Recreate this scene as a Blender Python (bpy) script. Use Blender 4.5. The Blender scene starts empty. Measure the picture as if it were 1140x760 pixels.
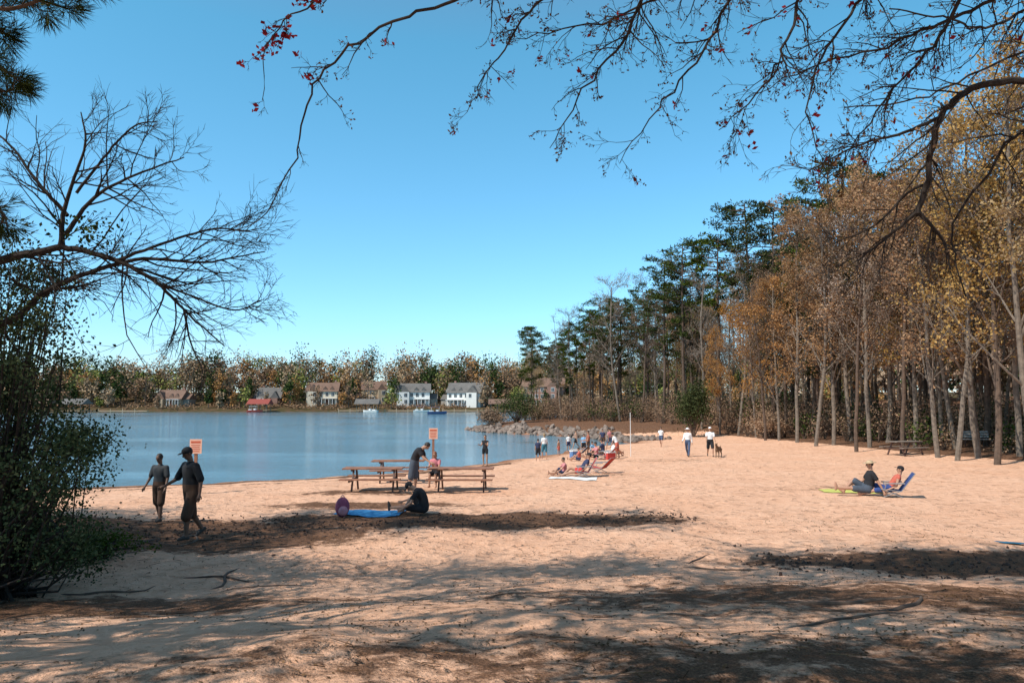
import bpy, math, random
import numpy as np
from mathutils import Vector, Matrix, noise
rng=np.random.default_rng(7); random.seed(7)
scene=bpy.context.scene
F=823.0; TH=math.atan(70/F); CZ=2.8
C=np.array([0,0,CZ]); FW=np.array([0,math.cos(TH),math.sin(TH)]); UP=np.array([0,-math.sin(TH),math.cos(TH)]); RT=np.array([1.,0,0])
def P(px,py,d): return C+d*(FW+RT*(px-570)/F+UP*(380-py)/F)
def proj(p):
    q=np.asarray(p)-C; z=q@FW
    z=np.where(np.abs(z)<1e-3,1e-3,z)
    return 570+F*(q@RT)/z, 380-F*(q@UP)/z, z
def nrm(v): return v/(np.linalg.norm(v)+1e-9)
SE=math.radians(50); SA=np.array([-0.80,-0.60])
SUN=np.array([SA[0]*math.cos(SE),SA[1]*math.cos(SE),math.sin(SE)])
WZ=-0.45
# ---------------- materials
def newmat(name):
    m=bpy.data.materials.new(name); m.use_nodes=True; nt=m.node_tree; nt.nodes.clear()
    out=nt.nodes.new('ShaderNodeOutputMaterial'); return m,nt,out
def N(nt,t,**k):
    n=nt.nodes.new(t)
    for a,b in k.items(): setattr(n,a,b)
    return n
def noise_n(nt,scale,detail=4,vec=None,rough=.55):
    n=N(nt,'ShaderNodeTexNoise'); n.inputs['Scale'].default_value=scale; n.inputs['Detail'].default_value=detail; n.inputs['Roughness'].default_value=rough
    if vec is not None: nt.links.new(vec,n.inputs['Vector'])
    return n
def ramp(nt,fac,stops):
    r=N(nt,'ShaderNodeValToRGB'); e=r.color_ramp.elements
    while len(e)<len(stops): e.new(0.5)
    for i,(p,c) in enumerate(stops):
        e[i].position=p; e[i].color=(c[0],c[1],c[2],1) if hasattr(c,'__len__') else (c,c,c,1)
    nt.links.new(fac,r.inputs[0]); return r
def mixc(nt,f,a,b,bt='MIX'):
    m=N(nt,'ShaderNodeMix',data_type='RGBA',blend_type=bt)
    for s,v in ((0,f),(6,a),(7,b)):
        if isinstance(v,bpy.types.NodeSocket): nt.links.new(v,m.inputs[s])
        elif s==0: m.inputs[0].default_value=v
        else: m.inputs[s].default_value=(*v,1)
    return m.outputs[2]
MC={}
def simple(name,col,rough=.8,var=.25,scale=8,metal=0,bump=0.0):
    key=(name,)
    if key in MC: return MC[key]
    m,nt,out=newmat(name); b=N(nt,'ShaderNodeBsdfPrincipled'); nt.links.new(b.outputs[0],out.inputs[0])
    tc=N(nt,'ShaderNodeTexCoord'); n=noise_n(nt,scale,5,tc.outputs['Object'])
    c0=[c*(1-var) for c in col]; c1=[min(1,c*(1+var)) for c in col]
    r=ramp(nt,n.outputs[0],[(.3,c0),(.7,c1)]); nt.links.new(r.outputs[0],b.inputs['Base Color'])
    b.inputs['Roughness'].default_value=rough; b.inputs['Metallic'].default_value=metal
    if bump:
        bp=N(nt,'ShaderNodeBump'); bp.inputs['Strength'].default_value=bump; bp.inputs['Distance'].default_value=.03
        nt.links.new(n.outputs[0],bp.inputs['Height']); nt.links.new(bp.outputs[0],b.inputs['Normal'])
    MC[key]=m; return m
def leafmat(name,cols,trans=.35):
    m,nt,out=newmat(name); g=N(nt,'ShaderNodeNewGeometry')
    r=ramp(nt,g.outputs['Random Per Island'],[(i/(len(cols)-1),c) for i,c in enumerate(cols)])
    oi=N(nt,'ShaderNodeObjectInfo'); hs=N(nt,'ShaderNodeHueSaturation')
    mr=N(nt,'ShaderNodeMapRange'); mr.inputs[3].default_value=.75; mr.inputs[4].default_value=1.25
    ms=N(nt,'ShaderNodeMath',operation='MULTIPLY'); fr=N(nt,'ShaderNodeMath',operation='FRACT'); ms.inputs[1].default_value=7.3; nt.links.new(oi.outputs['Random'],ms.inputs[0]); nt.links.new(ms.outputs[0],fr.inputs[0])
    m2=N(nt,'ShaderNodeMapRange'); m2.inputs[3].default_value=.7; m2.inputs[4].default_value=1.12; nt.links.new(fr.outputs[0],m2.inputs[0]); nt.links.new(m2.outputs[0],hs.inputs['Saturation'])
    nt.links.new(oi.outputs['Random'],mr.inputs[0]); nt.links.new(mr.outputs[0],hs.inputs['Value']); nt.links.new(r.outputs[0],hs.inputs['Color'])
    d=N(nt,'ShaderNodeBsdfDiffuse'); nt.links.new(hs.outputs[0],d.inputs[0])
    if trans<=0: nt.links.new(d.outputs[0],out.inputs[0]); return m
    t=N(nt,'ShaderNodeBsdfTranslucent'); mx=N(nt,'ShaderNodeMixShader'); mx.inputs[0].default_value=trans
    nt.links.new(hs.outputs[0],t.inputs[0])
    nt.links.new(d.outputs[0],mx.inputs[1]); nt.links.new(t.outputs[0],mx.inputs[2]); nt.links.new(mx.outputs[0],out.inputs[0]); return m
# ---------------- mesh builder
class MB:
    def __init__(s): s.V=[];s.Q=[];s.O=[];s.n=0
    def add(s,v,f,mat=0):
        v=np.asarray(v,float).reshape(-1,3); 
        if isinstance(f,np.ndarray): s.Q.append((f+s.n,mat))
        else: s.O+= [([i+s.n for i in q],mat) for q in f]
        s.V.append(v); s.n+=len(v)
    def tube(s,pts,rad,sides=5,mat=0,cap=False):
        p=np.asarray(pts,float); r=np.asarray(rad,float); n=len(p)
        if len(r)!=n: r=np.interp(np.linspace(0,1,n),np.linspace(0,1,len(r)),r)
        t=np.gradient(p,axis=0); t/=np.linalg.norm(t,axis=1)[:,None]+1e-9
        tot=p[-1]-p[0]; k=np.argmin(np.abs(tot)); ref=np.zeros(3); ref[k]=1
        u=np.cross(t,ref); u/=np.linalg.norm(u,axis=1)[:,None]+1e-9; w=np.cross(t,u)
        a=np.arange(sides)*2*math.pi/sides
        v=p[:,None]+r[:,None,None]*(np.cos(a)[None,:,None]*u[:,None]+np.sin(a)[None,:,None]*w[:,None])
        i=np.arange(n-1)[:,None]*sides; j=np.arange(sides)[None]; j2=(j+1)%sides
        q=np.stack([i+j,i+j2,i+sides+j2,i+sides+j],-1).reshape(-1,4)
        n0=s.n; s.add(v,q,mat)
        if cap:
            s.O.append((list(range(n0+sides-1,n0-1,-1)),mat)); s.O.append((list(range(n0+(n-1)*sides,n0+n*sides)),mat))
    def box(s,c,sz,mat=0,R=None,rz=0):
        x,y,z=[a/2 for a in sz]
        v=np.array([[i*x,j*y,k*z] for i in(-1,1) for j in(-1,1) for k in(-1,1)])
        if R is None: cz,sn=math.cos(rz),math.sin(rz); R=np.array([[cz,-sn,0],[sn,cz,0],[0,0,1]])
        v=v@R.T+np.asarray(c)
        s.add(v,np.array([[0,1,3,2],[4,6,7,5],[0,4,5,1],[2,3,7,6],[0,2,6,4],[1,5,7,3]]),mat)
    def ell(s,c,r,mat=0,R=None,seg=10,rings=6):
        v=[[0,0,-1]]
        for i in range(1,rings):
            a=-math.pi/2+math.pi*i/rings
            for j in range(seg):
                b=2*math.pi*j/seg; v.append([math.cos(a)*math.cos(b),math.cos(a)*math.sin(b),math.sin(a)])
        v.append([0,0,1]); v=np.array(v)*np.asarray(r)
        if R is not None: v=v@np.asarray(R).T
        f=[]
        for j in range(seg):
            f.append([0,1+(j+1)%seg,1+j])
            for i in range(rings-2):
                a=1+i*seg; f.append([a+j,a+(j+1)%seg,a+seg+(j+1)%seg,a+seg+j])
            a=1+(rings-2)*seg; f.append([a+j,a+(j+1)%seg,len(v)-1])
        s.add(v+np.asarray(c),f,mat)
    def leaves(s,cen,size,mat=0,asp=.6,flat=0,dirs=None,r=rng):
        n=len(cen)
        if n==0: return
        a=r.normal(size=(n,3)) if dirs is None else dirs
        if flat: a[:,2]*=(1-flat)
        a=a/np.linalg.norm(a,axis=1)[:,None]; b=r.normal(size=(n,3))
        if flat: b=b*.3+np.array([0,0,1.])
        b=np.cross(a,b); b/=np.linalg.norm(b,axis=1)[:,None]+1e-9
        sz=np.asarray(size)*np.ones(n)*r.uniform(.65,1.3,n)
        a=a*sz[:,None]/2; b=b*sz[:,None]*asp/2
        c=np.asarray(cen)
        v=np.stack([c-a,c+b,c+a,c-b],1).reshape(-1,3)
        s.add(v,np.arange(4*n).reshape(-1,4),mat)
    def mesh(s,name,mats,smooth=False):
        me=bpy.data.meshes.new(name); V=np.concatenate(s.V)
        fs=[];mi=[]
        for q,m in s.Q: fs+=q.tolist(); mi+=[m]*len(q)
        for q,m in s.O: fs.append(q); mi.append(m)
        me.from_pydata(V.tolist(),[],fs)
        for m in mats: me.materials.append(m)
        me.polygons.foreach_set('material_index',mi)
        if smooth: me.polygons.foreach_set('use_smooth',[True]*len(fs))
        me.update(); return me
def link(name,me,loc=(0,0,0),rz=0,sc=1,parent=None):
    o=bpy.data.objects.new(name,me); scene.collection.objects.link(o)
    o.location=loc; o.rotation_euler=(0,0,rz); o.scale=(sc,sc,sc) if not hasattr(sc,'__len__') else sc
    if parent: o.parent=parent
    return o
# ---------------- terrain
near=[(-400,-30),(-200,5),(-60,22),(-30,27),(-19.4,28.3),(-16.9,29.4),(-12.4,31.5),(-7,33.8),(-4.9,36.2),(-2,40),(1.1,45),(3,50),(5.5,57),(9.5,62),(8.5,69),(5,76),(0,83),(-3.2,88),(-5,94),(-3,103),(4,116),(20,132),(60,150),(200,160),(420,160)]
far=[(420,300),(260,300),(140,318),(60,326),(0,328),(-60,325),(-120,322),(-180,312),(-240,300),(-400,270)]
poly=np.array(near+far)
def sdist(x,y):
    x=np.atleast_1d(x).astype(float);y=np.atleast_1d(y).astype(float)
    d=np.full(x.shape,1e9); ins=np.zeros(x.shape,bool)
    for i in range(len(poly)):
        a=poly[i];b=poly[(i+1)%len(poly)];e=b-a
        t=np.clip(((x-a[0])*e[0]+(y-a[1])*e[1])/(e@e),0,1)
        d=np.minimum(d,np.hypot(x-a[0]-t*e[0],y-a[1]-t*e[1]))
        c=(a[1]>y)!=(b[1]>y)
        with np.errstate(divide='ignore',invalid='ignore'):
            xi=(b[0]-a[0])*(y-a[1])/(b[1]-a[1]+1e-12)+a[0]
        ins^=c&(x<xi)
    return np.where(ins,-d,d)
def sst(a,b,x):
    t=np.clip((x-a)/(b-a),0,1); return t*t*(3-2*t)
edge_y=[-20,20,30,40,55,65,75,82,90,100,140]; edge_x=[34,30,26.5,22.5,20.5,19,17,14,6,0,6]
def ter(x,y):
    x=np.atleast_1d(x).astype(float);y=np.atleast_1d(y).astype(float)
    s=sdist(x,y)
    s=s+.5*np.sin(x*.45+1)*np.cos(y*.3)+.25*np.sin(x*1.3+y*.9)
    h=np.where(s>0,WZ+.47*(1-np.exp(-s/4.5)),WZ+np.maximum(s*.12,-3))
    lip=13.2+1.2*np.sin(x*.35+.6)+.04*x
    h=h+(1.22*(1-sst(3.0,lip,y)))*np.where(s>0,1,0)*(1-sst(200,300,np.abs(x)))
    h=h+.5*(1-sst(-11,-7.5,x))*(1-sst(14,21,y))*(s>0)
    ex=np.interp(y,edge_y,edge_x)
    h=h+np.where((s>0)&(y<160),np.clip((x-ex+1)*.045,0,3.2),0)
    h=h+np.where((y>69)&(y<160)&(s>0),.7*sst(0,3,s),0)
    h=h+np.where((y>200)&(s>0),sst(0,70,s)*8+sst(0,4,s)*1.0,0)
    nearb=np.exp(-(np.hypot(x,y-12)/28)**2)*(s>0)
    h=h+nearb*(.04*np.sin(x*1.7+2*np.sin(y*.8))*np.cos(y*1.3+x*.5)+.022*np.sin(x*4.1+y*2.3+2*np.sin(x))*np.sin(y*3.7-x*1.9)+.012*np.sin(x*8.3+3*np.sin(y*1.7))*np.sin(y*7.1+2*np.sin(x*2.3)))
    return h
def H(x,y): return float(ter(x,y)[0])
def G(px,py):
    d=FW+RT*(px-570)/F+UP*(380-py)/F
    t=np.linspace(2,420,16000)
    x=t*d[0]; y=t*d[1]; z=CZ+t*d[2]; hh=ter(x,y); k=np.argmax(z<hh)
    return np.array([x[k],y[k],hh[k]])
u=np.linspace(-5.05,5.05,470); gx=6.5*np.sinh(u); gy=9+6.5*np.sinh(u)
X,Y=np.meshgrid(gx,gy); xf,yf=X.ravel(),Y.ravel(); Z=ter(xf,yf)
n=len(u); me=bpy.data.meshes.new('ground')
i=np.arange(n-1)[:,None]*n+np.arange(n-1)[None]; q=np.stack([i,i+1,i+n+1,i+n],-1).reshape(-1,4)
me.from_pydata(np.stack([xf,yf,Z],1).tolist(),[],q.tolist()); me.polygons.foreach_set('use_smooth',[True]*len(me.polygons))
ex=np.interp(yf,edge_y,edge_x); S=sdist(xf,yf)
litsh=sst(-1.0,2.5,xf-ex)*(yf<165)
litsh=np.maximum(litsh,(yf>69)*(S>0)*1.0)
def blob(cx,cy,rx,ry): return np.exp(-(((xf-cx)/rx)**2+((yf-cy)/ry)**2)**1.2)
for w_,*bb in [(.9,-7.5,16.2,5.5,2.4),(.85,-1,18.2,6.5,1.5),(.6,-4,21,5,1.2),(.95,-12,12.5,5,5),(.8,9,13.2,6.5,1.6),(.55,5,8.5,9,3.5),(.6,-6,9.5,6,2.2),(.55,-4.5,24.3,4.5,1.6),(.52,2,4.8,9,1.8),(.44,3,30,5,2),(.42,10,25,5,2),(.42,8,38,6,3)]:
    litsh=np.maximum(litsh,w_*blob(*bb))  # leaf litter; foreground blobs also paint the shaded ground darker
litsh=np.maximum(litsh,.6*np.exp(-((S-2.3)/1.1)**2)*(yf<45)*(xf<0)); litsh=np.maximum(litsh,.5*np.exp(-((S-4.6)/.5)**2)*(yf<45)*(xf<-3))
grs=(yf>200)*1.0
for nm,ar in(('litter_shade',litsh),('grassy',grs)):
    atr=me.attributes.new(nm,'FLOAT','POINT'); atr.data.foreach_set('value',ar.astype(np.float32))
m,nt,out=newmat('sand'); b=N(nt,'ShaderNodeBsdfPrincipled'); nt.links.new(b.outputs[0],out.inputs[0])
g=N(nt,'ShaderNodeNewGeometry'); pos=g.outputs['Position']
n1=noise_n(nt,.35,5,pos); n2=noise_n(nt,6,6,pos,.7); n3=noise_n(nt,60,3,pos); n4=noise_n(nt,1.6,6,pos,.65)
base=ramp(nt,n1.outputs[0],[(.3,(.77,.42,.26)),(.7,(.87,.53,.355))]).outputs[0]
base=mixc(nt,.4,base,ramp(nt,n2.outputs[0],[(.3,(.56,.29,.17)),(.65,(.88,.57,.395))]).outputs[0])
base=mixc(nt,ramp(nt,n4.outputs[0],[(.5,0.),(.74,.6)]).outputs[0],base,(.55,.285,.17))
sp=ramp(nt,n3.outputs[0],[(.62,0.),(.72,.65)]); base=mixc(nt,sp.outputs[0],base,(.20,.095,.055))
sx=N(nt,'ShaderNodeSeparateXYZ'); nt.links.new(pos,sx.inputs[0])
wr=N(nt,'ShaderNodeMapRange'); nt.links.new(sx.outputs[2],wr.inputs[0]); wr.inputs[1].default_value=WZ+.05; wr.inputs[2].default_value=WZ+.22; wr.inputs[3].default_value=.9; wr.inputs[4].default_value=0.
base=mixc(nt,wr.outputs[0],base,(.26,.115,.06))
an=N(nt,'ShaderNodeAttribute',attribute_name='litter_shade'); ad=N(nt,'ShaderNodeMath',operation='ADD')
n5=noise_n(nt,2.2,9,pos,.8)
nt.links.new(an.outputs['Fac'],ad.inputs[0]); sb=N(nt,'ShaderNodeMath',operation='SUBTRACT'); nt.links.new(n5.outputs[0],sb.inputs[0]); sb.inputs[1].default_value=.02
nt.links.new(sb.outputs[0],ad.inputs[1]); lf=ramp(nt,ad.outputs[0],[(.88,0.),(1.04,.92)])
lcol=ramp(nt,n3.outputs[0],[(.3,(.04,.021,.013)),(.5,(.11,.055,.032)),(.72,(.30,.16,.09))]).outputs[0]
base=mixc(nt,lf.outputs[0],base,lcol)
ag=N(nt,'ShaderNodeAttribute',attribute_name='grassy'); base=mixc(nt,ag.outputs['Fac'],base,ramp(nt,n1.outputs[0],[(.4,(.07,.06,.025)),(.6,(.12,.075,.045))]).outputs[0])
nt.links.new(base,b.inputs['Base Color']); b.inputs['Roughness'].default_value=.95; b.inputs['Specular IOR Level'].default_value=.05
bh=N(nt,'ShaderNodeMath',operation='MULTIPLY_ADD'); nt.links.new(n2.outputs[0],bh.inputs[0]); bh.inputs[1].default_value=1.3
vo=N(nt,'ShaderNodeTexVoronoi'); vo.inputs['Scale'].default_value=3.0
wv=N(nt,'ShaderNodeVectorMath',operation='ADD'); nt.links.new(pos,wv.inputs[0]); nt.links.new(n4.outputs['Color'],wv.inputs[1]); nt.links.new(wv.outputs[0],vo.inputs['Vector'])
vr=ramp(nt,vo.outputs['Distance'],[(.0,0.),(.35,1.)]); nt.links.new(vr.outputs[0],bh.inputs[2])
bp=N(nt,'ShaderNodeBump'); bp.inputs['Strength'].default_value=1.; bp.inputs['Distance'].default_value=.08; nt.links.new(bh.outputs[0],bp.inputs['Height']); nt.links.new(bp.outputs[0],b.inputs['Normal'])
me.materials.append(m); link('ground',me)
# water
m,nt,out=newmat('water'); b=N(nt,'ShaderNodeBsdfPrincipled'); nt.links.new(b.outputs[0],out.inputs[0])
b.inputs['Base Color'].default_value=(.13,.25,.32,1); b.inputs['Roughness'].default_value=.06; b.inputs['IOR'].default_value=1.38
tc=N(nt,'ShaderNodeNewGeometry'); mp=N(nt,'ShaderNodeMapping'); mp.inputs['Scale'].default_value=(.45,1.3,1); nt.links.new(tc.outputs['Position'],mp.inputs[0])
w1=noise_n(nt,1.2,7,mp.outputs[0],.66); w2=noise_n(nt,.05,3,mp.outputs[0])
bp=N(nt,'ShaderNodeBump'); bp.inputs['Distance'].default_value=.24; nt.links.new(w1.outputs[0],bp.inputs['Height'])
sr=ramp(nt,w2.outputs[0],[(.4,.2),(.6,1.)]); nt.links.new(sr.outputs[0],bp.inputs['Strength']); nt.links.new(bp.outputs[0],b.inputs['Normal'])
mb=MB(); mb.add([[-900,-40,WZ],[900,-40,WZ],[900,600,WZ],[-900,600,WZ]],np.array([[0,1,2,3]])); link('lake_water',mb.mesh('lake_water',[m]))
# ---------------- vegetation
bark=simple('bark',(.10,.065,.045),.95,.4,6,bump=.6); barkg=simple('bark_grey',(.165,.13,.10),.95,.4,5,bump=.5); barkd=simple('bark_dark',(.03,.021,.016),.95,.4,12)
pineL=leafmat('pine_needles',[(.012,.020,.006),(.038,.055,.011),(.08,.095,.02)],0)
orL=leafmat('spring_leaves_orange',[(.22,.10,.035),(.42,.205,.07),(.50,.28,.11),(.30,.145,.055)],.3)
yeL=leafmat('spring_leaves_yellow',[(.31,.20,.075),(.52,.35,.14),(.44,.27,.10),(.28,.155,.06)],.3)
brL=leafmat('bud_leaves_brown',[(.16,.10,.065),(.32,.21,.135),(.24,.15,.095)],0)
grL=leafmat('holly_leaves',[(.014,.028,.008),(.045,.07,.018),(.11,.13,.04)],.2)
ltL=leafmat('leaf_litter',[(.05,.03,.02),(.14,.08,.045),(.24,.14,.08)],.0)
def grow(mb,p,d,L,r,lev,mx,K,tips,rg,mat=0,sides=None):
    n=K.get('seg',[6,5,4,3,3])[lev]; pts=[p]; q=p; ds=[d]; wb=K['wob'] if not hasattr(K['wob'],'__len__') else K['wob'][lev]
    for i in range(n):
        d=nrm(d+rg.normal(0,wb,3)+np.array([0,0,K['up'][lev]])); q=q+d*L/n; pts.append(q); ds.append(d)
    pts=np.array(pts); rr=np.linspace(r,r*(.35 if lev<mx else .3),n+1)
    mb.tube(pts,rr,(sides or [8,6,4,3,3])[lev],mat)
    if lev>=mx-1: tips.append(pts[-1])
    if lev>=mx: tips.append(pts[len(pts)//2]); return
    for k in range(K['n'][lev]):
        t=rg.uniform(K['t0'][lev],1)*n; i=min(int(t),n-1); pp=pts[i]+(pts[i+1]-pts[i])*(t-i)
        ax=nrm(np.cross(ds[i],rg.normal(size=3))); an=math.radians(rg.uniform(*K['ang'][lev]))
        dd=nrm(ds[i]*math.cos(an)+ax*math.sin(an))
        grow(mb,pp,dd,L*K['ratio'][lev]*(1.25-.6*t/n)*rg.uniform(.7,1.2),max(rr[i]*K.get('rr',.5),K.get('rmin',.012)),lev+1,mx,K,tips,rg,mat,sides)
def broad(seed,Ht,leaf,nleaf,lsz,bk,t0=.35,spread=.75,rmin=.015,keep=.8):
    rg=np.random.default_rng(seed); mb=MB(); tips=[]
    K=dict(wob=[.045,.10,.12,.12],up=[.06,.07,.03,.0],n=[20,6,5,0],t0=[t0,.25,.2,0],ang=[(28,58),(25,55),(25,60),(0,0)],ratio=[.33*spread,.5,.5,.5],rr=.45,rmin=rmin,seg=[8,5,4,3])
    grow(mb,np.array([0,0,-.3]),np.array([rg.normal(0,.03),rg.normal(0,.03),1.]),Ht*.95,Ht*.0075+.02,0,3,K,tips,rg)
    tips=np.array(tips)
    if nleaf:
        tips=tips[rg.random(len(tips))<keep]; c=np.repeat(tips,nleaf,axis=0); c=c+rg.normal(0,.2,c.shape); mb.leaves(c,lsz,1,.75,r=rg)
    return mb.mesh('tree_mesh',[bk,leaf])
def pine(seed,Ht,nc=46,low=.5,blades=100):
    rg=np.random.default_rng(seed); mb=MB(); b0=np.array([0,0,-.3]); pts=[b0]
    for i in range(8): pts.append(pts[-1]+np.array([rg.normal(0,.1),rg.normal(0,.1),Ht/8]))
    pts=np.array(pts); mb.tube(pts,np.linspace(.2,.05,9),8,0)
    for k in range(nc):
        f=low+(1-low)*(k/nc)**.8*.99; t=f*8; i=min(int(t),7); pp=pts[i]+(pts[i+1]-pts[i])*(t-i)
        a=rg.uniform(0,6.28); prof=math.sin(math.pi*min(1,(1-f)/(1-low)*.85+.12))**.7
        L=Ht*.16*prof*rg.uniform(.5,1.2)
        d=np.array([math.cos(a),math.sin(a),rg.uniform(.0,.45)]); e=pp+d*L; mid=pp+d*L*.5+np.array([0,0,-.1])
        mb.tube([pp,mid,e],[.06,.035,.015],4,0)
        for c,rr in((e,.72),(mid*.35+e*.65+rg.normal(0,.3,3),.58)):
            rr*=rg.uniform(.7,1.2)*Ht/18
            c0=rg.normal(size=(blades//2,3)); c0/=np.linalg.norm(c0,axis=1)[:,None]; rad=rg.uniform(.3,1,blades//2)[:,None]
            cc=c+c0*rad*rr*np.array([1.15,1.15,.5])
            mb.leaves(cc,.34,1,.3,dirs=c0+rg.normal(0,.5,c0.shape)+np.array([0,0,.3]),r=rg)
        if rg.random()<.25 and f<low+.1:
            z=rg.uniform(.25,low)*8; i=int(z); q=pts[i]; mb.tube([q,q+np.array([math.cos(a),math.sin(a),.1])*1.1],[.03,.012],3,0)
    return mb.mesh('pine_mesh',[bark,pineL])
pines=[pine(1,20),pine(2,19,52,.42),pine(3,18,40,.58),pine(4,20,60,.35)]
oaks=[broad(11,17,orL,8,.14,barkg,.25),broad(12,16,orL,7,.14,barkg,.2),broad(13,17,yeL,7,.13,barkg,.2),broad(14,15,yeL,8,.13,bark,.18)]
bares=[broad(21,17,brL,3,.09,barkg,.3,.7),broad(22,15,brL,2,.08,barkg,.3,.6),broad(23,16,brL,4,.1,bark,.35,.7)]
placed=[]
def place(kind,x,y,sc,name,rz=None):
    placed.append((x,y)); link(name,kind,(x,y,H(x,y)),random.uniform(0,6.28) if rz is None else rz,sc)
def at(px,y): return (px-570)/F*y
hero=[(592,97,pines[3],.62,'pine_tree'),(655,92,pines[1],.72,'pine_tree'),(668,98,pines[0],.8,'pine_tree'),(738,80,pines[1],.95,'pine_tree'),(762,76,pines[0],.95,'pine_tree'),(800,72,pines[2],1.04,'pine_tree'),(835,70,pines[0],1.08,'pine_tree'),(860,66,pines[3],1.04,'pine_tree'),(905,62,pines[1],1.06,'pine_tree'),(930,60,pines[0],1.12,'pine_tree'),(990,56,pines[3],1.05,'pine_tree'),
 (690,86,bares[0],1.0,'bare_tree'),(715,84,bares[2],1.0,'bare_tree'),(625,95,bares[1],.85,'bare_tree'),(640,98,bares[0],.85,'bare_tree'),(780,70,bares[1],1.0,'bare_tree'),(820,66,bares[0],.9,'bare_tree'),(850,58,bares[2],.8,'bare_tree'),(905,50,bares[0],.9,'bare_tree'),(950,44,bares[2],.85,'bare_tree'),
 (865,57,oaks[1],.8,'oak_tree'),(885,54,oaks[0],.98,'oak_tree'),(925,50,oaks[1],1.02,'oak_tree'),(945,53,oaks[0],1.1,'oak_tree'),(965,47,oaks[0],.98,'oak_tree'),(985,50,oaks[2],1.1,'oak_tree'),(1000,42,bares[2],.9,'bare_tree'),(1015,45,oaks[1],1.05,'oak_tree'),(1040,39,oaks[1],.95,'oak_tree'),(1060,37,bares[0],.9,'bare_tree'),(1085,38,oaks[2],1.05,'oak_tree'),(1104,34.5,oaks[3],1.15,'oak_tree'),(1150,33,oaks[2],1.08,'oak_tree'),(1130,38,oaks[0],1.1,'oak_tree'),(1190,30,oaks[3],1.1,'oak_tree'),(840,62,oaks[1],.7,'oak_tree'),(800,68,oaks[0],.55,'oak_tree')]
for px,y,k,s,nm in hero: place(k,at(px,y),y,s,nm)
cnt=0; tries=0
while cnt<175 and tries<8000:
    tries+=1
    y=random.uniform(26,128); e=np.interp(y,edge_y,edge_x); x=e+1.5+abs(random.gauss(0,1))*20
    if x>80: continue
    if sdist(x,y)[0]<3: continue
    if min((x-a)**2+(y-b_)**2 for a,b_ in placed)<3.6: continue
    pr=.38 if y>60 else .2
    r=random.random()
    if y>85 and x<12: sc=.72
    else: sc=1
    if r<pr: place(random.choice(pines),x,y,random.uniform(.75,1.0)*sc,'pine_tree')
    elif r<pr+(.20 if y>60 else .36): place(random.choice(oaks),x,y,random.uniform(.6,1.0)*sc,'oak_tree')
    else: place(random.choice(bares),x,y,random.uniform(.7,1.05)*sc,'bare_tree')
    cnt+=1
mb=MB(); rg=np.random.default_rng(5); cs=[];cg=[]
for k in range(760):
    y=rg.uniform(30,128); e=np.interp(y,edge_y,edge_x); x=e+rg.uniform(.3,1)+abs(rg.normal())*9
    if y<60: x+=rg.uniform(1,5)
    if sdist(x,y)[0]<2: continue
    z=H(x,y); hh=rg.uniform(.8,2.8) if y>45 else rg.uniform(.4,1.6)
    for j in range(9):
        a=rg.uniform(0,6.28); d=np.array([math.cos(a)*.4,math.sin(a)*.4,1]); p0=np.array([x,y,z-.1]); p1=p0+d*hh*.5+rg.normal(0,.08,3); p2=p1+d*hh*.5+rg.normal(0,.2,3)
        mb.tube([p0,p1,p2],[.02,.014,.006],3,0)
        c=np.repeat(np.array([p1,p2,(p1+p2)/2]),7,axis=0)+rg.normal(0,.25,(21,3))
        (cg if k%7==0 else cs).append(c)
mb.leaves(np.concatenate(cs),.13,1,.7); mb.leaves(np.concatenate(cg),.17,2,.7)
link('undergrowth',mb.mesh('undergrowth',[bark,brL,grL]))
def shrub(name,x,y,w,h,n,lsz,mats,z=None,seed=3,clumps=26):
    rg=np.random.default_rng(seed); mb=MB(); z=H(x,y) if z is None else z
    for k in range(clumps):
        v=rg.normal(size=3); v/=np.linalg.norm(v); v[2]=abs(v[2])*1.0; c=np.array([0,0,h*.35])+v*np.array([w*.5,w*.5,h*.55])*rg.uniform(.4,1)
        mb.tube([[0,0,-.1],c*.5+rg.normal(0,.1,3),c],[.05,.03,.01],4,0)
        cc=c+rg.normal(0,1,(n//clumps,3))*np.array([w,w,h*.8])*.13
        mb.leaves(cc,lsz,1,.6,r=rg)
    link(name,mb.mesh(name,mats),(x,y,z))
shrub('evergreen_shrub',at(765,68),66,3.2,5.2,4500,.2,[bark,leafmat('cedar',[(.03,.045,.012),(.10,.12,.025),(.06,.07,.018)],.2)])
shrub('evergreen_shrub',at(548,92),91,3.6,2.6,2500,.2,[bark,brL],seed=4); shrub('evergreen_shrub',at(575,92),92,4.5,4.4,3000,.2,[bark,grL],seed=6)
shrub('evergreen_shrub',at(845,62),60,3,2.2,2500,.14,[bark,brL],seed=8)
mb=MB(); rg=np.random.default_rng(9); path=np.array([(12.5,62.5),(9.5,64.5),(8.5,69),(5,76),(0,83),(-3.2,88),(-5,94),(-3,103)])
for k in range(650):
    t=rg.uniform(0,len(path)-1.001); i=int(t); p=path[i]+(path[i+1]-path[i])*(t-i)+rg.normal(0,.6,2)+np.array([.4,.6])
    s=rg.uniform(.15,.5); A=np.linalg.qr(rg.normal(size=(3,3)))[0]
    mb.ell([p[0],p[1],max(H(p[0],p[1]),WZ)+s*.15],[s,s*.75,s*.6],0,A,6,4); mb.V[-1]+=rg.normal(0,s*.09,mb.V[-1].shape)
link('riprap_rocks',mb.mesh('riprap_rocks',[simple('rock',(.20,.15,.12),.9,.6,.9)]))
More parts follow.
